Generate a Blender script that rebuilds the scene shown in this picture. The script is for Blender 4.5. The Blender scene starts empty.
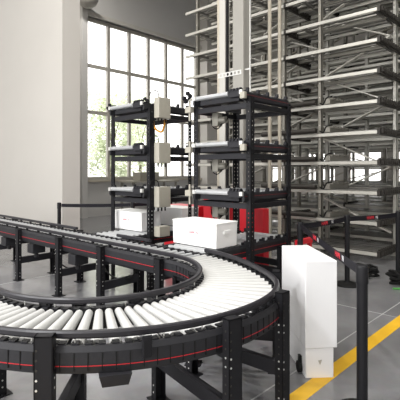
import bpy, math, random
from mathutils import Vector, Matrix
random.seed(7)
C = bpy.context.scene.collection
PI = math.pi

# ------------------------------------------------------------------ materials
def mat(name, col, rough=.5, metal=0.0, noise=0.0, nscale=8.0, bump=0.0, spec=None):
    m = bpy.data.materials.new(name); m.use_nodes = True
    nt = m.node_tree; b = nt.nodes['Principled BSDF']
    b.inputs['Roughness'].default_value = rough
    b.inputs['Metallic'].default_value = metal
    if spec is not None: b.inputs['Specular IOR Level'].default_value = spec
    tc = nt.nodes.new('ShaderNodeTexCoord')
    nz = nt.nodes.new('ShaderNodeTexNoise'); nz.inputs['Scale'].default_value = nscale
    nz.inputs['Detail'].default_value = 4
    nt.links.new(tc.outputs['Object'], nz.inputs['Vector'])
    mx = nt.nodes.new('ShaderNodeMix'); mx.data_type = 'RGBA'
    a = [max(0, c*(1-noise)) for c in col]; d = [min(1, c*(1+noise)) for c in col]
    mx.inputs[6].default_value = (*a, 1); mx.inputs[7].default_value = (*d, 1)
    nt.links.new(nz.outputs['Fac'], mx.inputs[0])
    nt.links.new(mx.outputs[2], b.inputs['Base Color'])
    if bump:
        bp = nt.nodes.new('ShaderNodeBump'); bp.inputs['Strength'].default_value = bump
        bp.inputs['Distance'].default_value = .01
        nt.links.new(nz.outputs['Fac'], bp.inputs['Height']); nt.links.new(bp.outputs['Normal'], b.inputs['Normal'])
    return m

M = {}
M['black'] = mat('black_powder_coat', (.010,.010,.012), .5, 0, .15, 30, spec=.22)
M['blacksoft'] = mat('black_plastic', (.019,.019,.022), .45, 0, .2, 20, spec=.25)
M['charcoal'] = mat('charcoal_steel', (.017,.017,.021), .5, 0, .15, 20, spec=.25)
M['rubber'] = mat('black_rubber', (.009,.009,.009), .7, spec=.2)
M['rail'] = mat('graphite_rail', (.018,.017,.021), .38, 0, .1, 20, spec=.35)
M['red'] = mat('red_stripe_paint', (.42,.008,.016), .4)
M['reddim'] = mat('dull_red_stripe', (.22,.006,.012), .5)
M['redcab'] = mat('red_machine_paint', (.62,.012,.025), .4, 0, .08, 4)
M['roller'] = mat('pale_grey_roller', (.42,.42,.41), .36, 0, .06, 14)
M['steelroller'] = mat('zinc_roller', (.44,.45,.46), .34, .35, .08, 14)
M['zinc'] = mat('zinc_plate', (.66,.66,.64), .38, .6, .1, 40)
M['white'] = mat('white_enamel', (.83,.83,.84), .32, 0, .01, 5)
M['tote'] = mat('white_tote_plastic', (.92,.915,.91), .45, 0, .02, 5)
M['pink'] = mat('faded_red_ink', (.62,.10,.15), .6)
M['textred'] = mat('red_ink', (.75,.03,.05), .6)
M['textwhite'] = mat('white_ink', (.85,.85,.88), .6)
M['cream'] = mat('cream_box_paint', (.37,.35,.295), .5, 0, .05, 10)
M['rack'] = mat('galvanised_rack', (.53,.52,.475), .42, .25, .12, 3)
M['rackgrey'] = mat('grey_rack_steel', (.25,.24,.21), .42, .4, .2, 4)
M['rackdark'] = mat('dark_rack_steel', (.035,.032,.028), .5, .1, .2, 10, spec=.3)
M['brace'] = mat('white_brace_paint', (.74,.72,.66), .45, 0, .05, 4)
M['deck'] = mat('shelf_deck_steel', (.22,.215,.20), .35, .6, .25, 4)
M['mast'] = mat('pale_mast_paint', (.31,.30,.275), .45, 0, .05, 3)
M['mastw'] = mat('white_mast_paint', (.52,.505,.47), .45, 0, .03, 3)
M['wall'] = mat('plaster_wall', (.53,.51,.48), .85, 0, .04, 1.3, .05)
M['wallgrey'] = mat('grey_plaster', (.54,.535,.525), .85, 0, .05, 1.5, .05)
M['frame'] = mat('window_frame_paint', (.45,.43,.39), .5, 0, .05, 6)
M['lintel'] = mat('cream_lintel', (.47,.43,.355), .6, 0, .05, 6)
M['white_wall'] = mat('white_plaster', (.80,.79,.77), .85, 0, .03, 1)
M['ceil'] = mat('ceiling_sheet', (.42,.42,.42), .8, 0, .1, 1)
M['yellow'] = mat('yellow_floor_paint', (.74,.43,.02), .5, 0, .12, 9)
M['belt'] = mat('black_webbing', (.012,.0115,.016), .7, 0, .2, 60, spec=.2)
M['orange'] = mat('orange_hose', (.85,.36,.03), .5)
M['leaf'] = mat('pale_leaf', (.72,.78,.58), .7, 0, .25, 2)
M['bark'] = mat('grey_bark', (.30,.25,.20), .9, 0, .2, 6)
M['ground'] = mat('pale_ground', (.55,.55,.50), .9, 0, .1, 2)
M['greenc'] = mat('green_plastic', (.06,.30,.05), .5)

def floor_mat():
    m = bpy.data.materials.new('polished_concrete'); m.use_nodes = True
    nt = m.node_tree; b = nt.nodes['Principled BSDF']
    tc = nt.nodes.new('ShaderNodeTexCoord')
    n1 = nt.nodes.new('ShaderNodeTexNoise'); n1.inputs['Scale'].default_value = 1.6; n1.inputs['Detail'].default_value = 8; n1.inputs['Roughness'].default_value = .65
    n2 = nt.nodes.new('ShaderNodeTexNoise'); n2.inputs['Scale'].default_value = 14; n2.inputs['Detail'].default_value = 5
    nt.links.new(tc.outputs['Object'], n1.inputs['Vector']); nt.links.new(tc.outputs['Object'], n2.inputs['Vector'])
    r = nt.nodes.new('ShaderNodeValToRGB')
    r.color_ramp.elements[0].position = .3; r.color_ramp.elements[0].color = (.165,.165,.172,1)
    r.color_ramp.elements[1].position = .72; r.color_ramp.elements[1].color = (.24,.24,.248,1)
    nt.links.new(n1.outputs['Fac'], r.inputs['Fac'])
    mx = nt.nodes.new('ShaderNodeMix'); mx.data_type = 'RGBA'; mx.blend_type = 'MULTIPLY'; mx.inputs[0].default_value = .12
    nt.links.new(r.outputs['Color'], mx.inputs[6]); nt.links.new(n2.outputs['Color'], mx.inputs[7])
    nt.links.new(mx.outputs[2], b.inputs['Base Color'])
    mr = nt.nodes.new('ShaderNodeMapRange'); mr.inputs[3].default_value = .13; mr.inputs[4].default_value = .24
    nt.links.new(n2.outputs['Fac'], mr.inputs[0]); nt.links.new(mr.outputs[0], b.inputs['Roughness'])
    b.inputs['Specular IOR Level'].default_value = 1.0
    return m
M['floor'] = floor_mat()
M['joint'] = mat('pale_floor_joint', (.34,.34,.34), .6, 0, .2, 20)

def glass_mat():
    m = bpy.data.materials.new('window_glass'); m.use_nodes = True
    nt = m.node_tree; nt.nodes.clear()
    o = nt.nodes.new('ShaderNodeOutputMaterial'); mx = nt.nodes.new('ShaderNodeMixShader'); mx.inputs[0].default_value = .06
    t = nt.nodes.new('ShaderNodeBsdfTransparent'); g = nt.nodes.new('ShaderNodeBsdfGlossy'); g.inputs['Roughness'].default_value = .03
    nt.links.new(t.outputs[0], mx.inputs[1]); nt.links.new(g.outputs[0], mx.inputs[2]); nt.links.new(mx.outputs[0], o.inputs[0])
    return m
M['glass'] = glass_mat()

# ------------------------------------------------------------------ mesh builder
class MB:
    def __init__(s): s.v=[]; s.f=[]; s.mi=[]; s.sm=[]
    def add(s, vs, fs, mi=0, smooth=False):
        o=len(s.v); s.v += [tuple(p) for p in vs]
        for f in fs: s.f.append([i+o for i in f]); s.mi.append(mi); s.sm.append(smooth)
    def box(s, x0,x1,y0,y1,z0,z1, mi=0, M=None):
        vs=[(x,y,z) for z in (z0,z1) for x,y in ((x0,y0),(x1,y0),(x1,y1),(x0,y1))]
        if M is not None: vs=[M@Vector(p) for p in vs]
        s.add(vs,[(3,2,1,0),(4,5,6,7),(0,1,5,4),(1,2,6,5),(2,3,7,6),(3,0,4,7)],mi)
    def cyl(s, a, b, r0, r1=None, n=10, mi=0, caps=True):
        a=Vector(a); b=Vector(b); r1=r0 if r1 is None else r1
        d=(b-a).normalized(); t=Vector((0,0,1)) if abs(d.z)<.9 else Vector((1,0,0))
        p=d.cross(t).normalized(); q=d.cross(p)
        vs=[]
        for c,r in ((a,r0),(b,r1)):
            for i in range(n):
                an=2*PI*i/n; vs.append(c+p*r*math.cos(an)+q*r*math.sin(an))
        fs=[(i,i+n,(i+1)%n+n,(i+1)%n) for i in range(n)]
        s.add(vs,fs,mi,True)
        if caps: s.add(vs,[tuple(range(n)),tuple(range(2*n-1,n-1,-1))],mi)
    def bar(s, a, b, w, h, mi=0, up=(0,0,1)):
        a=Vector(a); b=Vector(b); d=(b-a).normalized(); u=Vector(up)
        if abs(d.dot(u))>.98: u=Vector((1,0,0))
        p=d.cross(u).normalized()*w/2; q=p.cross(d).normalized()*h/2
        vs=[c+i*p+j*q for c in (a,b) for i,j in ((-1,-1),(1,-1),(1,1),(-1,1))]
        s.add(vs,[(0,1,2,3),(7,6,5,4),(1,0,4,5),(2,1,5,6),(3,2,6,7),(0,3,7,4)],mi)
    def sweep(s, path, prof, side, mi=0, smooth=False, closed_prof=True):
        """prof = [(offset along side vector, z)], path = [(x,y)], side = unit vectors"""
        n=len(prof); vs=[]
        for (x,y),(sx,sy) in zip(path,side):
            for o,z in prof: vs.append((x+sx*o,y+sy*o,z))
        fs=[]
        for i in range(len(path)-1):
            for j in range(n if closed_prof else n-1):
                k=(j+1)%n; fs.append((i*n+j,i*n+k,(i+1)*n+k,(i+1)*n+j))
        s.add(vs,fs,mi,smooth)
        if closed_prof: s.add(vs,[tuple(range(n)),tuple(range(len(vs)-1,len(vs)-n-1,-1))],mi)
    def tube(s, pts, r, n=6, mi=0):
        pts=[Vector(p) for p in pts]; vs=[]; prev=None
        for i,p in enumerate(pts):
            d=(pts[min(i+1,len(pts)-1)]-pts[max(i-1,0)]).normalized()
            t=Vector((0,0,1)) if abs(d.z)<.9 else Vector((1,0,0))
            if prev is not None: a=(prev-d*prev.dot(d)).normalized()
            else: a=d.cross(t).normalized()
            prev=a; b=d.cross(a)
            for k in range(n): an=2*PI*k/n; vs.append(p+a*r*math.cos(an)+b*r*math.sin(an))
        fs=[(i*n+k,i*n+(k+1)%n,(i+1)*n+(k+1)%n,(i+1)*n+k) for i in range(len(pts)-1) for k in range(n)]
        s.add(vs,fs,mi,True); s.add(vs,[tuple(range(n)),tuple(range(len(vs)-1,len(vs)-n-1,-1))],mi)
    def lathe(s, prof, x=0,y=0, n=24, mi=0):
        vs=[]
        for r,z in prof:
            for k in range(n): an=2*PI*k/n; vs.append((x+r*math.cos(an),y+r*math.sin(an),z))
        fs=[(i*n+k,i*n+(k+1)%n,(i+1)*n+(k+1)%n,(i+1)*n+k) for i in range(len(prof)-1) for k in range(n)]
        s.add(vs,fs,mi,True); s.add(vs,[tuple(range(n-1,-1,-1)),tuple(range((len(prof)-1)*n,len(prof)*n))],mi)
    def build(s, name, mats, parent=None, bevel=0, loc=None):
        me=bpy.data.meshes.new(name); me.from_pydata(s.v,[],s.f)
        for m in (mats if isinstance(mats,(list,tuple)) else [mats]): me.materials.append(m)
        me.polygons.foreach_set('material_index',s.mi); me.polygons.foreach_set('use_smooth',s.sm)
        me.update()
        o=bpy.data.objects.new(name,me); C.objects.link(o)
        if parent: o.parent=parent
        if loc: o.location=loc
        if bevel:
            b=o.modifiers.new('bevel','BEVEL'); b.width=bevel; b.segments=2; b.limit_method='ANGLE'
        return o
def tag(o,label=None,cat=None,group=None,kind=None):
    if label: o['label']=label
    if cat: o['category']=cat
    if group: o['group']=group
    if kind: o['kind']=kind
    return o
def empty(name,loc=(0,0,0),rz=0):
    o=bpy.data.objects.new(name,None); o.empty_display_size=.1; C.objects.link(o); o.location=loc; o.rotation_euler=(0,0,rz); return o
def copy_tree(o,parent=None):
    c=o.copy(); C.objects.link(c); c.parent=parent
    for ch in list(o.children): copy_tree(ch,c)
    return c
def struct(o): o['kind']='structure'; return o
def box_obj(name,m,x0,x1,y0,y1,z0,z1,parent=None,bevel=0):
    b=MB(); b.box(x0,x1,y0,y1,z0,z1); return b.build(name,m,parent,bevel)
def text(name,body,size,m,parent,Mx,ext=.0006):
    cu=bpy.data.curves.new(name,'FONT'); cu.body=body; cu.size=size; cu.extrude=ext; cu.align_x='CENTER'; cu.align_y='CENTER'
    tmp=bpy.data.objects.new(name+'_curve',cu); C.objects.link(tmp)
    dg=bpy.context.evaluated_depsgraph_get(); me=bpy.data.meshes.new_from_object(tmp.evaluated_get(dg)); bpy.data.objects.remove(tmp)
    me.materials.clear(); me.materials.append(m)
    o=bpy.data.objects.new(name,me); C.objects.link(o); o.parent=parent; o.matrix_local=Mx; return o
def catmull(pts,n=8):
    P=[Vector(p) for p in pts]; P=[2*P[0]-P[1]]+P+[2*P[-1]-P[-2]]; out=[]
    for i in range(1,len(P)-2):
        for k in range(n):
            t=k/n; a,b,c,d=P[i-1:i+3]
            out.append(.5*((2*b)+(c-a)*t+(2*a-5*b+4*c-d)*t*t+(3*b-a-3*c+d)*t**3))
    out.append(P[-2]); return out

# ------------------------------------------------------------------ room shell
WV=12.2          # window wall
b=MB(); b.box(-6,18,-6,26,-.1,0); struct(b.build('floor',M['floor']))
# control joints in the slab (thin filler strips)
b=MB()
for v in (1.67,-2.4,5.8,9.9): b.box(-6,17.5,v-.006,v+.006,0,.0008)
for u in (.5,4.6,8.7,12.8): b.box(u-.006,u+.006,-6,12.1,0,.0009)
struct(b.build('floor_joint',M['joint']))
b=MB(); b.box(-2,16,1.41,1.525,0,.0013); o=b.build('floor_marking',M['yellow']); struct(o)
b=MB(); b.box(-6.2,18.2,-6.2,12.6,8.6,8.8); struct(b.build('ceiling',M['ceil']))
# window wall (faces -Y): window opening u 7.76..13.1, z 1.2..6.55
W0,W1,Z0,Z1=7.64,13.10,1.2,6.55
b=MB()
b.box(-6,W0,WV,WV+.35,0,8.6); b.box(W1,18,WV,WV+.35,0,8.6)
b.box(W0,W1,WV,WV+.35,0,Z0); b.box(W0,W1,WV,WV+.35,Z1,8.6)
struct(b.build('wall_back',M['wallgrey']))
win=empty('window_1',(W0,WV,Z0)); struct(win)
def wparts(w,x0,x1,z0,z1,y,cols,rows,t=.11,wd=.10):
    b=MB()
    for x in cols: b.box(x-t/2,x+t/2,y,y+wd,z0,z1)
    for z in rows: b.box(x0,x1,y+.01,y+wd-.01,z-t/2,z+t/2)
    f=b.build('window_frame',M['frame'],w); f.matrix_parent_inverse=Matrix.Translation(-Vector(w.location))
    g=MB(); g.box(x0,x1,y+.045,y+.055,z0,z1); q=g.build('window_glass',M['glass'],w); q.matrix_parent_inverse=Matrix.Translation(-Vector(w.location))
cols=[W0+.05]+[7.76+.89*i for i in range(1,6)]+[W1-.05]
wparts(win,W0,W1,Z0,Z1,WV+.10,cols,[Z0+.05,3.45,4.98,Z1-.05])
b=MB(); b.box(W0-.12,W1+.12,WV-.10,WV+.1,Z1,Z1+.13); struct(b.build('trim_1',M['mastw']))
b=MB(); b.box(W0-.05,W1+.05,WV-.10,WV+.1,Z0-.06,Z0); struct(b.build('trim_2',M['lintel']))
b=MB(); b.box(7.42,W0-.02,WV-.22,WV,0,8.6); struct(b.build('trim_3',M['wallgrey']))
b=MB(); b.box(13.12,13.75,WV-.40,WV,0,8.6); struct(b.build('trim_4',M['wall']))
# left wall block (bright face looks to -X)
b=MB(); b.box(4.31,4.70,7.68,WV,0,8.6); struct(b.build('wall_left',M['wall']))
# far wall (faces -X) with low windows
FU=17.0
b=MB()
wins=[(-1.4+1.9*i,-1.4+1.9*i+1.35) for i in range(7)]
b.box(FU,FU+.3,-6,12.2,2.35,8.6); b.box(FU,FU+.3,-6,12.2,0,.75)
prev=-6
for a,c in wins: b.box(FU,FU+.3,prev,a,.75,2.35); prev=c
b.box(FU,FU+.3,prev,12.2,.75,2.35)
struct(b.build('wall_right',M['wall']))
for i,(a,c) in enumerate(wins):
    w=empty('window_%d'%(i+2),(FU,a,.75)); struct(w)
    b=MB()
    for y in (a+.03,(a+c)/2,c-.03): b.box(FU+.08,FU+.16,y-.03,y+.03,.75,2.35)
    for z in (.78,1.6,2.32): b.box(FU+.09,FU+.15,a,c,z-.03,z+.03)
    f=b.build('window_frame',M['frame'],w); f.matrix_parent_inverse=Matrix.Translation(-Vector(w.location))
    g=MB(); g.box(FU+.115,FU+.122,a,c,.75,2.35); q=g.build('window_glass',M['glass'],w); q.matrix_parent_inverse=Matrix.Translation(-Vector(w.location))

# wall on the camera's right-hand side, outside the picture
b=MB(); b.box(-6,18,-6.3,-6,0,8.6); struct(b.build('wall_front',M['white_wall']))

# ------------------------------------------------------------------ loop conveyor plan
CU,CV=1.9,2.8
RO=[(-180,1.20),(-165,1.21),(-147,1.235),(-140,1.263),(-129,1.29),(-119,1.315),(-103,1.345),(-90,1.358),(-78,1.36),(-68,1.35),(-60,1.325),(-49,1.25),(-36,1.19),(-16,1.165),(0,1.19)]
RI=[(-180,.755),(-90,.755),(-50,.755),(-20,.775),(0,.80)]
def interp(tab,x):
    for (a,p),(c,q) in zip(tab,tab[1:]):
        if x<=c: 
            t=(x-a)/(c-a); return p+(q-p)*t
    return tab[-1][1]
def smooth_r(tab,x): return sum(interp(tab,max(-180,min(0,x+d)))*w for d,w in ((-8,1),(-4,2),(0,3),(4,2),(8,1)))/9
def curve_pts(tab,off=0,left=3.0,right=.0,n=90):
    """left limb, arc, short right limb; list of (x,y) and outward side vectors"""
    P=[];S=[]
    r0=smooth_r(tab,-180)
    for k in range(10): P.append((CU-r0-off,CV+left*(1-k/10))); S.append((-1,0))
    for k in range(n+1):
        th=-180+180*k/n; r=smooth_r(tab,th)+off; a=math.radians(th)
        P.append((CU+r*math.cos(a),CV+r*math.sin(a))); S.append((math.cos(a),math.sin(a)))
    if right: P.append((CU+smooth_r(tab,0)+off,CV+right)); S.append((1,0))
    return P,S
def polar(th,r): a=math.radians(th); return CU+r*math.cos(a),CV+r*math.sin(a)

# profiles (offset outward, z)
FASC=[(.0,.685),(.030,.690),(.045,.665),(.047,.60),(.040,.565),(.0,.560)]
GUIDE=[(-.013,.716),(.013,.716),(.017,.724),(.017,.742),(.010,.750),(-.010,.750),(-.017,.742),(-.017,.724)]
def neg(pr): return [(-o,z) for o,z in pr][::-1]

def leg(name,parent,x,y,top,ang,w=.08,d=.05,foot=True,holes=True):
    """channel leg: local x = width direction; origin at the foot"""
    L=MB(); t=.006
    L.box(-w/2,w/2,-d/2,-d/2+t,0,top); L.box(-w/2,-w/2+t,-d/2,d/2,0,top); L.box(w/2-t,w/2,-d/2,d/2,0,top)
    L.box(-w/2,w/2,-d/2,d/2,top-.006,top)
    if holes:
        z=.06
        k=0
        while z<top-.04:
            for xx in (-w*.36,):
                mi=1 if (k%5) in (0,1) else 2
                L.cyl((xx,-d/2-.002,z),(xx,-d/2+.002,z),.0055,n=8,mi=mi)
                L.cyl((-w/2-.002,0,z),(-w/2+.002,0,z),.0055,n=8,mi=mi)
                L.cyl((w/2-.002,0,z),(w/2+.002,0,z),.0055,n=8,mi=mi)
            z+=.045; k+=1
    o=L.build(name,[M['black'],M['zinc'],M['rackdark']],parent); o.location=(x,y,0); o.rotation_euler=(0,0,ang)
    if foot:
        F=MB(); F.box(-w*.75,w*.75,-d*1.1,d*1.1,0,.008)
        for sx in (-1,1): F.cyl((sx*w*.62,0,.008),(sx*w*.62,0,.018),.01,n=6)
        f=F.build('foot_plate',M['black'],o)
    return o

# ---- curved conveyor
cc=empty('curved_roller_conveyor',(0,0,0))
tag(cc,'black U-turn roller conveyor with pale rollers and red stripe, nearest the camera','conveyor')
for tab,sgn,nm in ((RO,1,'outer'),(RI,-1,'inner')):
    P,S=curve_pts(tab)
    S2=[(a*sgn,c*sgn) for a,c in S]
    b=MB(); b.sweep(P,FASC if sgn>0 else FASC,S2)
    # end clips and seams along the top edge of the side frame
    acc=0; nxt=0
    for i in range(len(P)-1):
        (x0,y0),(x1,y1)=P[i],P[i+1]; L=math.hypot(x1-x0,y1-y0); tx,ty=(x1-x0)/L,(y1-y0)/L
        while nxt<acc+L:
            q=(nxt-acc)/L; x=x0+(x1-x0)*q; y=y0+(y1-y0)*q; sx,sy=S2[i]
            R=Matrix(((tx,sx,0,x),(ty,sy,0,y),(0,0,1,0),(0,0,0,1)))
            b.box(-.017,.017,-.026,.016,.685,.694,M=R)          # clip
            b.box(-.0022,.0022,.042,.049,.58,.664,1,M=R)          # seam rib
            nxt+=.062
        acc+=L
    f=b.build('side_frame',[M['blacksoft'],M['rubber']],cc)
    b=MB(); b.sweep(P,[(.0465,.6005),(.0482,.6005),(.0482,.6045),(.0465,.6045)],S2); b.build('red_stripe',M['red'],f)
    b=MB(); b.sweep(P,GUIDE,S2,smooth=False); g=b.build('guide_rail',M['rail'],cc,)
    # thin pins carrying the guide rail
    acc=0; nxt=.1
    for i in range(len(P)-1):
        (x0,y0),(x1,y1)=P[i],P[i+1]; L=math.hypot(x1-x0,y1-y0)
        while nxt<acc+L:
            q=(nxt-acc)/L; x=x0+(x1-x0)*q; y=y0+(y1-y0)*q
            late = sgn>0 and x>2.0
            pb=MB()
            if late: 
                sx,sy=S2[i]; pb.bar((x,y,.68),(x,y,.72),.022,.03,up=(sx,sy,0))
            else: pb.cyl((x,y,.68),(x,y,.72),.004,n=6)
            pb.build('rail_pin',M['black'] if late else M['zinc'],g)
            nxt+=.10 if late else .21
        acc+=L
# rollers
def roller(parent,a,c,r0,r1,z,m):
    ax,ay=a; cx,cy=c; L=math.hypot(cx-ax,cy-ay); 
    b=MB(); b.cyl((0,0,0),(L,0,0),r0,r1,n=14)
    b.cyl((-.012,0,0),(0,0,0),r0*.55,n=8,mi=1); b.cyl((L,0,0),(L+.012,0,0),r1*.55,n=8,mi=1)
    o=b.build('roller',[m,M['blacksoft']],parent); o.location=(ax,ay,z); o.rotation_euler=(0,0,math.atan2(cy-ay,cx-ax)); return o
for k in range(34):
    v=CV+.05+k*.085
    roller(cc,(CU-.755-.03,v),(CU-1.20+.03,v),.023,.025,.672,M['roller'])
n=44
for k in range(n):
    th=-179+178.0*k/(n-1)
    ri=smooth_r(RI,th)+.03; ro=smooth_r(RO,th)-.025
    roller(cc,polar(th,ri),polar(th,ro),.0235,.0315,.666,M['roller'])
# legs and frames: (outer xy, inner xy)
frames=[((.955,1.855),(1.41,2.31)),((1.72,1.375),(1.88,2.12)),((2.305,1.445),(2.28,2.20)),((2.755,1.78),(2.42,2.32)),((.62,2.95),(1.20,2.95)),((.62,4.2),(1.20,4.2)),((.62,5.5),(1.20,5.5))]
for (ox,oy),(ix,iy) in frames:
    an=math.atan2(iy-oy,ix-ox)-PI/2
    leg('leg',cc,ox,oy,.752,an,.085,.055); leg('leg',cc,ix,iy,.70,an+PI,.075,.055)
    dx,dy=ix-ox,iy-oy; L=math.hypot(dx,dy); dx/=L; dy/=L
    b=MB(); b.bar((ox+dx*.02,oy+dy*.02,.27),(ix-dx*.02,iy-dy*.02,.27),.04,.085); b.bar((ox,oy,.548),(ix,iy,.548),.05,.03)
    b.build('cross_beam',M['charcoal'],cc)
# drive box below the front
x,y=polar(-121.5,1.32); a=math.radians(-121.5)
b=MB()
vs=[(-.075,-.06,0),(.075,-.06,0),(.075,.06,0),(-.075,.06,0),(-.06,-.05,-.055),(.06,-.05,-.055),(.06,.05,-.055),(-.06,.05,-.055)]
b.add(vs,[(0,1,2,3),(7,6,5,4),(0,4,5,1),(1,5,6,2),(2,6,7,3),(3,7,4,0)])
o=b.build('drive_box',M['blacksoft'],cc); o.location=(x,y,.565); o.rotation_euler=(0,0,a+PI/2)
x,y=polar(-115.5,1.385)
b=MB(); b.box(-.022,.022,-.012,.012,.63,.72); b.cyl((-.022,0,.72),(.022,0,.72),.012,n=10)
o=b.build('joint_bracket',M['black'],cc,.004); o.location=(x,y,0); o.rotation_euler=(0,0,math.radians(-113.5)+PI/2)
for th in (-108,-150):
    x,y=polar(th,.73); b=MB(); b.box(-.03,.03,-.02,.02,.69,.735); b.box(-.012,.012,-.03,.03,.70,.715); b.box(-.045,-.035,-.015,.015,.66,.72)
    o=b.build('sensor',M['blacksoft'],cc); o.location=(x,y,0); o.rotation_euler=(0,0,math.radians(th)+PI/2)

# ---- straight conveyor at the back
sc=empty('straight_roller_conveyor',(0,0,0))
tag(sc,'long straight black roller conveyor running back along the pale wall','conveyor')
UI,UO=CU+.80,CU+1.19
V0,V1=2.804,8.6
def vpath(u,v0,v1,n=2): return [(u,v0+(v1-v0)*k/(n-1)) for k in range(n)]
for u,sx,gaps in ((UI,-1,[(V0,V1)]),(UO,1,[(3.62,4.22),(5.12,V1)])):
    b=MB(); b.sweep(vpath(u,V0,V1),[(.0,.685),(.03,.69),(.045,.665),(.047,.60),(.040,.560),(.03,.535),(.0,.535)],[(sx,0)]*2)
    v=V0+.03
    while v<V1:
        b.box(u-.028,u+.028,v-.018,v+.018,.685,.697); v+=.09
    f=b.build('side_frame',M['blacksoft'],sc)
    b=MB(); b.sweep(vpath(u,V0,V1),[(.0465,.599),(.0485,.599),(.0485,.6045),(.0465,.6045)],[(sx,0)]*2); b.build('red_stripe',M['red'],f)
    for a,c in gaps:
        b=MB(); b.sweep(vpath(u,a,c),GUIDE,[(sx,0)]*2); g=b.build('guide_rail',M['rail'],sc)
        v=a+.06
        while v<c:
            pb=MB(); pb.box(u-.012,u+.012,v-.012,v+.012,.685,.72); pb.build('rail_pin',M['black'],g); v+=.32
v=V0+.06
while v<8.5:
    roller(sc,(UI+.03,v),(UO-.03,v),.020,.020,.672,M['steelroller']); v+=.105
for v in (2.96,3.89,4.765,5.85,7.1,8.3):
    leg('leg',sc,UI-.073,v,.70,-PI/2,.085,.05); vo=v+(.40 if 4.7<v<4.8 else .05); leg('leg',sc,UO+.073,vo,.70,PI/2,.085,.05) if v>3 else None
    b=MB(); b.bar((UI-.07,v,.27),(UO+.06,v+.02,.27),.04,.085); b.bar((UI-.07,v,.515),(UO+.06,v+.02,.515),.05,.035); b.build('cross_beam',M['charcoal'],sc)
for v in (4.45,5.5,6.35,7.6):
    b=MB(); b.box(UI-.04,UI+.14,v,v+.16,.40,.525); b.cyl((UI+.05,v+.08,.40),(UI+.05,v+.08,.34),.03,n=10); b.build('drive_box',M['blacksoft'],sc,.008)
for v,u in ((5.2,2.85),(4.3,2.95)):
    b=MB(); b.tube(catmull([(u,v,.50),(u-.05,v-.1,.36),(u-.02,v-.3,.28),(u+.03,v-.5,.33),(u+.02,v-.62,.5)],8),.010); b.build('cable',M['rubber'],sc)

# ------------------------------------------------------------------ buffer towers
def post(name,parent,x,y,h,sx,sy,w=.065):
    """perforated angle post; corner at (x,y), flanges run to +sx / +sy"""
    b=MB(); t=.004
    step=.05; n=int(h/step)
    e=w*.39
    for ax in (0,1):
        def bx(a0,a1,z0,z1):
            if ax==0: b.box(min(0,sx*a0,sx*a1) if False else min(sx*a0,sx*a1),max(sx*a0,sx*a1),min(0,sy*t),max(0,sy*t),z0,z1)
            else: b.box(min(0,sx*t),max(0,sx*t),min(sy*a0,sy*a1),max(sy*a0,sy*a1),z0,z1)
        bx(0,e,0,h); bx(w-e,w,0,h)
        for k in range(n): bx(e,w-e,k*step,k*step+.036)
        bx(e,w-e,n*step,h)
    b.box(min(0,sx*w)*1.3,max(0,sx*w)*1.3,min(0,sy*w)*1.3,max(0,sy*w)*1.3,0,.008)
    o=b.build(name,M['black'],parent); o.location=(x,y,0); return o

def shelf(parent,z,W,D,red):
    """one lane: local x into the tower (U), y along V; z = roller top"""
    s=empty('shelf_conveyor',(0,0,z)); s.parent=parent
    for yy,sy in ((.075,-1),(W-.075,1)):
        b=MB(); b.sweep([(-.06,yy),(D+.02,yy)],[(0,-.02),(.02,-.02),(.032,-.035),(.032,-.10),(.02,-.12),(0,-.12)],[(0,sy)]*2)
        k=0
        for k in range(5):
            xx=.02+k*(D-.05)/4
            b.cyl((xx,yy+sy*.016,-.02),(xx,yy+sy*.016,.022),.022,n=10); b.box(xx-.015,xx+.015,yy-.01,yy+.01,-.03,0)
        f=b.build('side_frame',M['blacksoft'],s)
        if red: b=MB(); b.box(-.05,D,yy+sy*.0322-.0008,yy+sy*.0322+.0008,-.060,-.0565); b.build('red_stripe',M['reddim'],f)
        b=MB(); b.box(-.085,-.058,yy-.02,yy+.02,-.055,-.01,0); b.build('end_cap',M['zinc'],s)
    for k in range(9):
        b=MB(); x=-.045+k*(D)/8.6; r=.027 if k==0 else .024
        b.cyl((0,.27 if k==0 else .08,0),(0,W-.08,0),r,n=14); o=b.build('roller',M['steelroller'],s); o.location=(x,0,-.03)
    b=MB(); b.box(.006,.05,.006,W-.006,-.20,-.14); b.build('front_beam',M['charcoal'],s)
    b=MB(); b.box(D-.05,D-.006,.006,W-.006,-.20,-.14); b.build('back_beam',M['charcoal'],s)
    for yy in (.0,W-.05):
        b=MB(); b.box(.052,D-.052,yy+(.006 if yy==0 else 0),yy+(.05 if yy==0 else .044),-.198,-.142); b.build('side_beam',M['black'],s)
    b=MB(); b.box(-.03,.06,.14,W-.14,-.115,-.065); b.box(-.065,.03,.085,.26,-.075,-.008);
    for q in (.11,.15,.20,.24): b.cyl((-.04,q-.012,-.005),(-.04,q+.012,-.005),.030,n=10)
    b.box(.05,D-.05,W*.48,W*.52,-.11,-.07); b.build('belt_drive',M['charcoal'],s)
    return s

def tower(x,y,W,D,top,label,red=True):
    t=empty('buffer_tower',(x,y,0)); tag(t,label,'rack')
    for px,py,sx,sy in ((0,0,1,1),(0,W,1,-1),(D,0,-1,1),(D,W,-1,-1)): post('post',t,px,py,top,sx,sy)
    for z in (2.385,1.835,1.285): shelf(t,z,W,D,red)
    return t
TN=tower(3.76,2.75,.85,.82,2.31,'black three-shelf roller tower just behind the nearer white tote')
TF=tower(3.53,4.14,.83,.75,2.30,'black three-shelf roller tower standing before the tall window',False)
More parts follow.
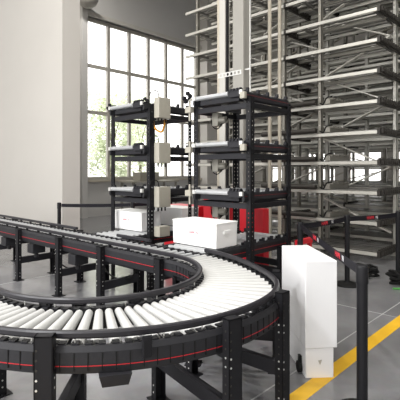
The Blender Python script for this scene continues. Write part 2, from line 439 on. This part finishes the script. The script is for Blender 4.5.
# guide wheels on the top corner of the near tower
def wheels(t,x,y,z,k=1):
    b=MB()
    for dx,dy,dz in ((0,0,.03),(-.05,.05,0),(-.04,-.0,.055),(.0,.07,-.03)):
        b.cyl((x+dx*k,y+dy*k,z+dz*k),(x+dx*k,y+dy*k+.03,z+dz*k),.026*k,n=12)
    b.bar((x-.05,y+.03,z-.03),(x+.04,y+.03,z+.03),.02,.02); b.build('guide_wheel_bracket',M['blacksoft'],t)
wheels(TN,-.06,.84,2.37); wheels(TF,-.02,.03,2.37,.7); wheels(TF,-.02,.78,2.37,.7)
# photo-eye brackets on the near tower's far front post
for z in (2.10,1.62,1.10):
    b=MB(); b.cyl((-.05,.87,z),(-.05,.87,z+.24),.013,n=8); b.box(-.08,-.02,.83,.92,z+.10,z+.17); b.build('sensor_bracket',M['cream'],TN)
for z in (2.38,1.82):
    b=MB(); b.box(-.09,-.05,.02,.08,z-.10,z-.03); b.build('sensor_box',M['cream'],TN)
# cable loops below the shelves
for z in (2.17,1.62,1.07):
    for k,(ya,yb,d) in enumerate(((.75,.55,.16),(.70,.48,.11))):
        b=MB(); b.tube(catmull([(.2,ya,z),(.2,ya-.02,z-d*.7),(.2,(ya+yb)/2,z-d),(.2,yb+.02,z-d*.6),(.2,yb,z)],6),.007); b.build('cable',M['rubber'],TN)
    b=MB(); b.box(.15,.24,.60,.69,z-.13,z+.03); b.cyl((.195,.5,z-.06),(.195,.6,z-.06),.04,n=12); b.build('drive_motor',M['rackgrey'],TN,.006)
# control boxes on the far tower
for z in (2.19,1.62,1.06):
    b=MB(); b.box(.06,.26,-.10,-.005,z-.02,z+.24); cb=b.build('control_box',M['cream'],TF,.006)
    for k in range(3):
        q=MB(); q.cyl((.09+k*.06,-.05,z-.02),(.09+k*.06,-.05,z-.07),.010,n=8); q.build('cable_gland',M['rubber'],cb)
    q=MB(); q.tube(catmull([(.10,-.05,z+.24),(.08,-.05,z+.31),(.0,-.04,z+.32),(-.03,-.02,z+.25)],6),.006); q.build('cable',M['rubber'],TF)
b=MB(); b.box(.06,.24,-.11,-.005,.67,.80); b.build('junction_box',M['cream'],TF,.006)
b=MB(); b.tube(catmull([(.35,.1,2.18),(.33,.1,2.10),(.30,.12,2.02),(.28,.2,2.05),(.28,.26,2.12),(.31,.3,2.18)],6),.014); b.build('air_hose',M['orange'],TF)

# ---- branch conveyors under the towers
def branch(name,v0,v1,u0,u1,label,bumps=True):
    c=empty(name,(u0,v0,0)); tag(c,label,'conveyor')
    W=v1-v0; L=u1-u0
    for yy,sy in ((0,-1),(W,1)):
        b=MB(); b.sweep([(0,yy),(L,yy)],[(0,.685),(.03,.69),(.045,.665),(.045,.56),(.0,.55)],[(0,sy)]*2)
        x=.64
        while bumps and x<L-.06: b.cyl((x,yy+sy*.02,.685),(x,yy+sy*.02,.73),.02,n=8); b.box(x-.04,x+.04,yy-.012,yy+.012,.685,.715); x+=.17
        f=b.build('side_frame',M['blacksoft'],c)
        b=MB(); b.box(.0,L,yy+sy*.0455-.001,yy+sy*.0455+.001,.612,.617); b.build('red_stripe',M['red'],f)
    x=.05
    while x<L-.03:
        roller(c,(x,.03),(x,W-.03),.025,.025,.670,M['steelroller']); x+=.09
    for x in (.25,1.65,L-.3):
        for yy,a in ((-.075,0),(W+.075,PI)): leg('leg',c,x,yy,.60,a,.07,.05,holes=False)
        b=MB(); b.bar((x,-.05,.3),(x,W+.05,.3),.04,.08); b.build('cross_beam',M['charcoal'],c)
    return c
branch('branch_conveyor',2.875,3.475,3.165,4.72,'roller conveyor feeding out through the foot of the nearer tower')
branch('branch_conveyor',4.26,4.85,3.165,5.3,'roller conveyor passing under the tower by the window',False)

# ---- totes
def tote(x,y,z,lx,ly,h,label,txt=True,group=None):
    t=empty('tote_box',(x,y,z)); tag(t,label,'box')
    b=MB()
    tp=.006
    vs=[(tp,tp,0),(lx-tp,tp,0),(lx-tp,ly-tp,0),(tp,ly-tp,0),(0,0,h),(lx,0,h),(lx,ly,h),(0,ly,h)]
    b.add(vs,[(3,2,1,0),(4,5,6,7),(0,1,5,4),(1,2,6,5),(2,3,7,6),(3,0,4,7)])
    b.build('body',M['tote'],t,.006)
    b=MB()
    b.box(-.003,lx+.003,-.003,ly+.003,h-.012,h+.004); b.build('lid',M['tote'],t,.004)
    b=MB(); b.box(lx*.35,lx*.65,-.006,.004,h*.55,h*.68); b.build('handle',M['tote'],t)
    if txt:
        Mx=Matrix.Translation((-.004,ly*.5,h*.55))@Matrix(((0,0,-1,0),(-1,0,0,0),(0,1,0,0),(0,0,0,1)))
        text('lettering','HAPR  N',.036,M['pink'],t,Mx)
    return t
tote(3.33,2.87,.697,.35,.65,.26,'white tote with faded red lettering, on rollers before the nearer tower')
tote(3.62,4.42,.697,.35,.66,.25,'white tote with faded red lettering inside the tower by the window')
tote(4.35,4.40,.697,.35,.65,.26,'plain white tote behind the tower by the window',False)

# ------------------------------------------------------------------ lift masts behind the near tower
m1=empty('lift_mast',(5.1,3.87,0)); tag(m1,'wide pale grey square mast rising behind the nearer tower','mast')
box_obj('column',M['mast'],0,.17,0,.20,0,8.4,m1,.006)
b=MB(); b.box(.04,.06,-.10,-.085,0,8.4); b.box(.04,.05,-.085,0,1,1.02); b.box(.04,.05,-.085,0,3,3.02); b.box(.04,.05,-.085,0,5,5.02); b.build('guide_rod',M['zinc'],m1)
m2=empty('lift_mast',(5.4,4.47,0)); tag(m2,'slim white mast with dark channel, left of the wide grey mast','mast')
box_obj('column',M['mastw'],0,.12,.0,.12,0,8.4,m2,.004)
b=MB(); b.box(.02,.06,-.035,-.002,0,8.4); b.build('channel',M['black'],m2)
b=MB(); b.box(.0,.06,.12,.165,0,8.4); b.build('edge_strip',M['lintel'],m2)
for u,v,l in ((5.75,3.83,'thin cream post, first right of the wide grey mast'),(5.9,3.74,'thin cream post, second right of the wide grey mast')):
    m=empty('guide_post',(u,v,0)); tag(m,l,'post')
    b=MB(); b.box(0,.04,0,.045,0,8.4); b.build('tube',M['lintel'],m,.004)
    b=MB(); b.box(-.04,.09,-.04,.10,0,.012); b.build('base_plate',M['rackgrey'],m)
# slotted bracket fixed to the two masts
br=empty('mounting_bracket',(5.097,3.90,2.94)); tag(br,'slotted zinc bracket fixed across the pale masts above the nearer tower','bracket')
b=MB(); Lb=.46
b.box(-.004,0,0,Lb,0,.015); b.box(-.004,0,0,Lb,.055,.07)
k=0
while k*.07<Lb-.03: b.box(-.004,0,k*.07,k*.07+.03,.015,.055); k+=1
b.build('slotted_plate',M['zinc'],br)
for j,(u,v0,v1,h,l) in enumerate(((4.88,3.36,3.77,.98,'red machine cabinet seen through the nearer tower, right one'),(5.62,4.66,5.15,1.08,'tall red machine cabinet behind the slim white mast'),(5.55,5.30,6.1,.86,'low wide red machine cabinet, leftmost of the red ones'))):
    c=empty('machine_cabinet',(u,v0,0)); tag(c,l,'cabinet')
    dp=.14 if u<5 else .40
    box_obj('body',M['redcab'],0,dp,0,v1-v0,.06,h,c,.01); box_obj('plinth',M['black'],.02,dp-.02,.02,v1-v0-.02,0,.06,c)
    b=MB(); b.box(-.012,0,.06,.10,h*.5,h*.5+.12); b.build('door_handle',M['zinc'],c)
c=empty('steel_stand',(4.50,2.60,0)); tag(c,'small red steel stand peeking out between stanchion post and barrier belt','stand')
b=MB(); b.box(0,.34,0,.05,.62,.68); b.build('rail',M['redcab'],c)
for x in (.0,.28):
    b=MB(); b.box(x,x+.05,.005,.045,0,.62); b.build('leg',M['redcab'],c)
# ------------------------------------------------------------------ storage racks
DZ=.49; ZB=.165
def rack(u0,u1,v0,v1,nlev,label,ups_front,ups_back,braces=False,front=False,seed=0,combs=()):
    rnd=random.Random(seed)
    r=empty('storage_rack',(0,0,0)); tag(r,label,'rack','storage racks behind the towers')
    top=ZB+DZ*(nlev-1)+.5
    up0=None
    def upright(u,v,m,w=.07):
        b=MB(); b.box(-w/2,-w/2+.012,-w/2,w/2,0,top); b.box(-w/2,w/2,-w/2,-w/2+.008,0,top); b.box(-w/2,w/2,w/2-.008,w/2,0,top)
        z=.1
        while z<top: b.cyl((-w/2-.004,0,z),(-w/2,0,z),.010,n=6,mi=1); z+=.245
        b.box(-w*.9,w*.9,-w*.9,w*.9,0,.008)
        o=b.build('upright',[m,M['mastw']],r); o.location=(u,v,0)
    for v in ups_front: upright(u0+.075,v,M['rackgrey'])
    for v in ups_back: upright(u1+.10 if front else u1-.06,v,M['rack'])
    me={}
    for k in range(nlev):
        z=ZB+DZ*k
        for u,m in ((u0,'rack'),(u1,'rack'),((u0+u1)/2,'rackgrey')):
            b=MB(); b.box(-.02,.02,v0,v1,-.026,.026) 
            o=b.build('shelf_beam',M[m],r); o.location=(u,0,z)
        b=MB()
        n=6
        for i in range(n):
            uu=u0+.08+(u1-u0-.16)*i/(n-1)
            b.box(uu-.028,uu+.028,v0+.05,v1-.03,z+.030,z+.040)
        for v in ups_back:
            b.box(u0,u1,v-.02,v+.02,z-.02,z+.03)
        b.build('shelf_deck',M['deck'],r)
        for cv in (v0,)+tuple(combs):
            ue=u1+.66 if (front and cv==v0) else u1+.02; cv2=cv-.03
            b=MB(); b.box(u0-.03,ue,cv2,cv2+.045,z-.045,z+.055)
            nn=16 if ue>u1+.1 else 9
            for i in range(nn):
                uu=u0+(ue-u0)*(i+.5)/nn
                b.box(uu-.018,uu+.018,cv2-.028,cv2,z-.02,z+.045); b.box(uu-.02,uu+.02,cv2,cv2+.05,z+.055,z+.075)
            b.build('end_comb',M['rackdark'],r)
    if braces:
        vs=[v for v in ups_back]
        for a,c in zip(vs[:-1],vs[1:]):
            z=.43; f=1
            while z<top-.6:
                p,q=(a,c) if f%2 else (c,a)
                b=MB(); b.bar((u1-.12,p,z),(u1-.12,q,z+.57),.02,.085,up=(1,0,0)); b.build('brace',M['lintel'] if not front else M['brace'],r); z+=.57; f+=1
    return r
R0=rack(6.95,7.85,2.58,6.9,14,'front storage rack with pale beams and dark comb ends behind the stanchions',(3.62,4.36,5.3,6.6),(2.66,3.95,5.3,6.6),True,True,1,(4.30,))
# drive tubes on the face of the front rack
for k in range(1,6):
    z=ZB+DZ*k+.075
    b=MB(); b.cyl((6.86,3.62,z),(6.86,4.75,z),.045,n=12); o=b.build('drive_tube',M['rackdark'],R0)
    b=MB(); b.box(6.93,7.7,3.40,3.50,z-.03,z+.05)
    for i in range(7): b.box(6.98+i*.1,7.03+i*.1,3.37,3.53,z+.05,z+.08)
    b.build('feed_unit',M['rackgrey'],R0)
    b=MB(); b.tube(catmull([(6.95,3.60,z),(6.93,3.52,z-.03),(6.93,3.46,z+.07),(6.94,3.36,z+.09)],6),.012); b.build('cable',M['rubber'],R0)
rack(8.60,9.35,1.6,7.2,15,'second storage rack, directly behind the front rack',(2.9,5.0,7.0),(1.7,3.7,5.6,7.1),False,seed=2,combs=(4.4,))
rack(10.15,10.9,1.0,7.6,16,'third storage rack back, seen through the front ones',(2.2,4.6,7.0),(1.2,3.6,6.0,7.5),True,seed=3,combs=(4.6,))
rack(11.7,12.45,.6,7.6,16,'fourth storage rack back, seen through the front ones',(1.5,4.2,7.0),(1.0,3.4,6.0,7.5),False,seed=4)
rack(13.25,14.0,.4,7.6,16,'rearmost storage rack, nearest the low far windows',(1.5,4.2,7.0),(1.0,3.4,6.0,7.5),True,seed=5)

# ------------------------------------------------------------------ white cabinet on the floor
RC=-math.radians(47.07)
cab=empty('floor_cabinet',(2.794,1.557,0),RC+math.radians(4)); tag(cab,'white narrow floor-standing cabinet beside the conveyor and the yellow line','cabinet')
b=MB(); b.box(0,.208,0,.64,.0,.217); b.build('plinth',M['white'],cab,.006)
b=MB(); b.box(-.004,.232,-.006,.65,.219,.851); b.build('housing',M['white'],cab,.006)
b=MB(); b.add([(.09,-.004,.13),(.12,-.004,.135),(.105,-.012,.105),(.105,-.004,.10)],[(0,2,1),(0,3,2),(1,2,3)]); b.build('latch',M['cream'],cab)
b=MB(); b.cyl((-.03,.10,.045),(-.005,.10,.045),.042,n=18); b.box(-.022,-.004,.08,.12,.06,.13); b.build('caster',M['rubber'],cab)

# ------------------------------------------------------------------ barrier stanchions and belts
def stanchion(x,y,label):
    s=empty('stanchion_post',(x,y,0)); tag(s,label,'barrier post')
    b=MB(); b.lathe([(.17,0),(.17,.012),(.15,.022),(.06,.032),(.035,.045),(.035,.05)]); b.build('base',M['rubber'],s)
    b=MB(); b.lathe([(.033,.04),(.033,.82)],n=20); b.build('tube',M['black'],s)
    b=MB(); b.lathe([(.037,.81),(.037,.905),(.034,.918),(.02,.92)],n=20); b.build('belt_head',M['black'],s)
    return s
PA=(4.363,2.50);PN=(2.62,1.073);PB=(5.47,2.44);PC=(6.48,2.13);PL=(4.03,7.29);PM=(5.03,6.4);PQ=(6.0,6.4)
stanchion(*PN,'black stanchion post nearest the camera, base out of frame')
stanchion(*PA,'black stanchion post half hidden behind the white floor cabinet')
stanchion(*PB,'black stanchion post between two red-lettered belts, before the rack')
stanchion(*PC,'black stanchion post at the far right, by the coiled cables')
stanchion(*PL,'black stanchion post at the corner of the pale wall')
stanchion(*PM,'black stanchion post seen behind the white tote under the tower by the window')
stanchion(*PQ,'black stanchion post glimpsed between the two towers')
def belt(a,c,label,txt=(),z=.868,sag=.01):
    a=Vector((*a,z)); c=Vector((*c,z)); d=(c-a); L=d.length; d.normalize()
    t=empty('barrier_belt',tuple(a+d*.04),math.atan2(d.y,d.x)); tag(t,label,'belt'); L-=.08
    b=MB(); n=12
    prof=[(i/n*L,-sag*4*(i/n)*(1-i/n)) for i in range(n+1)]
    vs=[];h=.031
    for x,zz in prof: vs += [(x,-.001,zz-h),(x,.001,zz-h),(x,.001,zz+h),(x,-.001,zz+h)]
    fs=[(i*4+j,i*4+(j+1)%4,(i+1)*4+(j+1)%4,(i+1)*4+j) for i in range(n) for j in range(4)]
    b.add(vs,fs+[(3,2,1,0),(n*4,n*4+1,n*4+2,n*4+3)]); b.build('webbing',M['belt'],t)
    for x,body,m,flip in txt:
        zz=-sag*4*(x/L)*(1-x/L)
        R=Matrix(((1,0,0,0),(0,0,-1,0),(0,1,0,0),(0,0,0,1))) if not flip else Matrix(((-1,0,0,0),(0,0,1,0),(0,1,0,0),(0,0,0,1)))
        text('lettering',body,.060,m,t,Matrix.Translation((x,.0016 if flip else -.0016,zz))@R)
    return t
# belt from the half hidden post to the near post; we see the side that faces the conveyor
belt(PN,PA,'black barrier belt with red lettering, slanting above the white floor cabinet',
     ((.55,'HAPR',M['textred'],True),(.40,'N',M['textwhite'],True),(1.40,'HAPR',M['textred'],True),(1.25,'N',M['textwhite'],True)),z=.875)
belt(PA,PB,'black barrier belt with dark red lettering, between hidden post and middle post',((.50,'HAPR',M['textred'],False),(.68,'N',M['textwhite'],False)))
belt(PB,PC,'black barrier belt with dark red lettering, running to the far right post',((.42,'HAPR',M['textred'],False),(.55,'N',M['textwhite'],False)))
belt(PL,PM,'plain black barrier belt leaving the pale wall corner, in front of the window')
belt(PM,PQ,'plain black barrier belt passing behind the tower by the window')

# ------------------------------------------------------------------ small things by the window and on the wall
wb=empty('workbench',(8.3,10.4,0)); tag(wb,'tall pale workbench below the window, seen through the tower','table')
box_obj('bench_top',M['cream'],-.3,1.6,-.25,.45,1.15,1.2,wb)
for x in (-.25,1.5):
    for y in (-.2,.38): box_obj('leg',M['rackgrey'],x,x+.06,y,y+.06,0,1.15,wb)
for k,l in enumerate(('cream plastic tray on the workbench, lower of two','cream plastic tray on the workbench, upper of two')):
    t=empty('plastic_tray',(8.45,10.35,1.2+.13*k)); tag(t,l,'tray','trays on the workbench')
    b=MB(); b.box(0,.75,0,.4,0,.012); b.box(0,.75,0,.012,0,.12); b.box(0,.75,.388,.4,0,.12); b.box(0,.012,0,.4,0,.12); b.box(.738,.75,0,.4,0,.12); b.box(-.012,.762,-.012,.412,.105,.13)
    b.build('body',M['cream'],t)
lp=empty('wall_lamp',(7.42,11.70,6.62)); tag(lp,'pale dome lamp on the grey wall, above the window corner','lamp')
b=MB(); b.lathe([(.02,-.03),(.16,.0),(.28,.08),(.34,.21),(.35,.34),(.25,.41),(.08,.45)],n=28); b.build('dome',M['mast'],lp)
b=MB(); b.box(-.04,.04,0,.25,.32,.40); b.build('bracket',M['rackgrey'],lp)
# coiled cables on the floor at the right
for i,(x,y,r,l) in enumerate(((5.95,1.90,.16,'coil of black cable on the floor, nearer one before the right post'),(6.05,2.40,.14,'coil of black cable on the floor, behind the right post'))):
    o=empty('cable_coil',(x,y,0)); tag(o,l,'cable')
    b=MB(); pts=[]
    for k in range(70):
        a=k*.42; rr=r*(.75+.25*math.sin(k*1.7)); pts.append((rr*math.cos(a),rr*math.sin(a),.02+.0022*k+.01*math.sin(k)))
    b.tube(pts,.018); b.build('cable',M['rubber'],o)

g=empty('green_cable',(5.9,1.62,0)); tag(g,'thin green cable lying on the floor in front of the cable coils','cable')
b=MB(); b.tube(catmull([(-.25,.3,.012),(-.1,.1,.012),(.1,.0,.012),(.35,-.05,.012),(.6,-.02,.012)],8),.012); b.build('cable',M['greenc'],g)
# ------------------------------------------------------------------ outside the window
def tree(x,y,h,label,seed):
    rnd=random.Random(seed); t=empty('garden_tree',(x,y,-.1)); tag(t,label,'tree','trees outside the window')
    b=MB(); b.cyl((0,0,0),(.1,.05,h*.5),.14,.08,n=8); b.cyl((.1,.05,h*.5),(-.3,.1,h*.8),.06,.02,n=6); b.cyl((.1,.05,h*.5),(.5,-.1,h*.75),.06,.02,n=6); b.build('trunk',M['bark'],t)
    b=MB()
    for cl in range(60):
        a=rnd.uniform(0,2*PI); rr=rnd.uniform(.2,1.6); cz=rnd.uniform(h*.2,h); cx,cy=rr*math.cos(a),rr*math.sin(a)
        for k in range(90):
            p=Vector((cx+rnd.gauss(0,.33),cy+rnd.gauss(0,.33),cz+rnd.gauss(0,.28)))
            d=Vector((rnd.gauss(0,1),rnd.gauss(0,1),rnd.gauss(0,1))).normalized(); e=d.orthogonal().normalized(); s=rnd.uniform(.07,.14)
            b.add([p-d*s,p+e*s*.5,p+d*s,p-e*s*.5],[(0,1,2,3)])
    b.build('foliage',M['leaf'],t)
tree(9.9,18.5,5.2,'pale green tree outside, behind the lower left window panes',11)
tree(14.8,20.8,6.2,'pale green tree outside, behind the middle window panes',12)
tree(18.3,22.5,6.6,'pale green tree outside, behind the right window panes',13)
tree(13.0,25.5,7.6,'taller pale tree outside, standing farther back',14)
b=MB(); b.box(-10,40,12.6,60,-.12,-.1); o=b.build('ground_outside',M['ground']); struct(o)

# ------------------------------------------------------------------ light
w=bpy.data.worlds.new('World'); bpy.context.scene.world=w; w.use_nodes=True
bg=w.node_tree.nodes['Background']; bg.inputs['Color'].default_value=(1.0,.985,.96,1); bg.inputs['Strength'].default_value=2.4
def overhead_fill(x,y,e,label):  # unseen overhead lamps, added to brighten the room
    t=empty('overhead_fill_lamp',(x,y,8.25)); tag(t,label,'lamp','added overhead lamps')
    b=MB(); b.lathe([(.28,0),(.22,.12),(.08,.2),(.05,.34)],n=20); b.build('shade',M['zinc'],t)
    l=bpy.data.lights.new('overhead_fill','AREA'); l.shape='DISK'; l.size=.5; l.energy=e; l.color=(1,.96,.9)
    o=bpy.data.objects.new('overhead_fill_light',l); C.objects.link(o); o.location=(x,y,8.22)
for i,(x,y) in enumerate(((.6,1.2),(1.2,5.2),(4.9,1.2),(6.0,10.0),(-2.0,4.0))): overhead_fill(x,y,170,'lamp added under the ceiling, unseen above the picture, to brighten the room')

for x,y in ((-1.0,2.4),(-1.0,4.8)):  # two lamps added out of view so the floor is lighter on the left
    t=empty('floor_fill_lamp',(x,y,4.0)); tag(t,'pendant lamp on a long cord, added out of view on the left to brighten the floor','lamp','pendant lamps, added')
    b=MB(); b.lathe([(.30,0),(.26,.10),(.10,.18),(.04,.24)],n=20); b.cyl((0,0,.2),(0,0,4.6),.008,n=6); b.build('shade',M['zinc'],t)
    l=bpy.data.lights.new('fill','AREA'); l.shape='DISK'; l.size=.5; l.energy=120; l.color=(.97,.98,1)
    o=bpy.data.objects.new('floor_fill_light',l); C.objects.link(o); o.location=(x,y,3.98)

# ------------------------------------------------------------------ camera
cam=bpy.data.cameras.new('camera'); co=bpy.data.objects.new('camera',cam); C.objects.link(co)
cam.sensor_width=36; cam.lens=430/400*36; cam.shift_y=-29/400; cam.clip_end=200
co.location=(0,0,1.5); co.rotation_euler=(PI/2,0,RC)
s=bpy.context.scene; s.camera=co
s.view_settings.view_transform='Standard'; s.view_settings.look='None'; s.view_settings.gamma=1; s.view_settings.exposure=.30
try: s.view_settings.use_curve_mapping=False
except Exception: pass
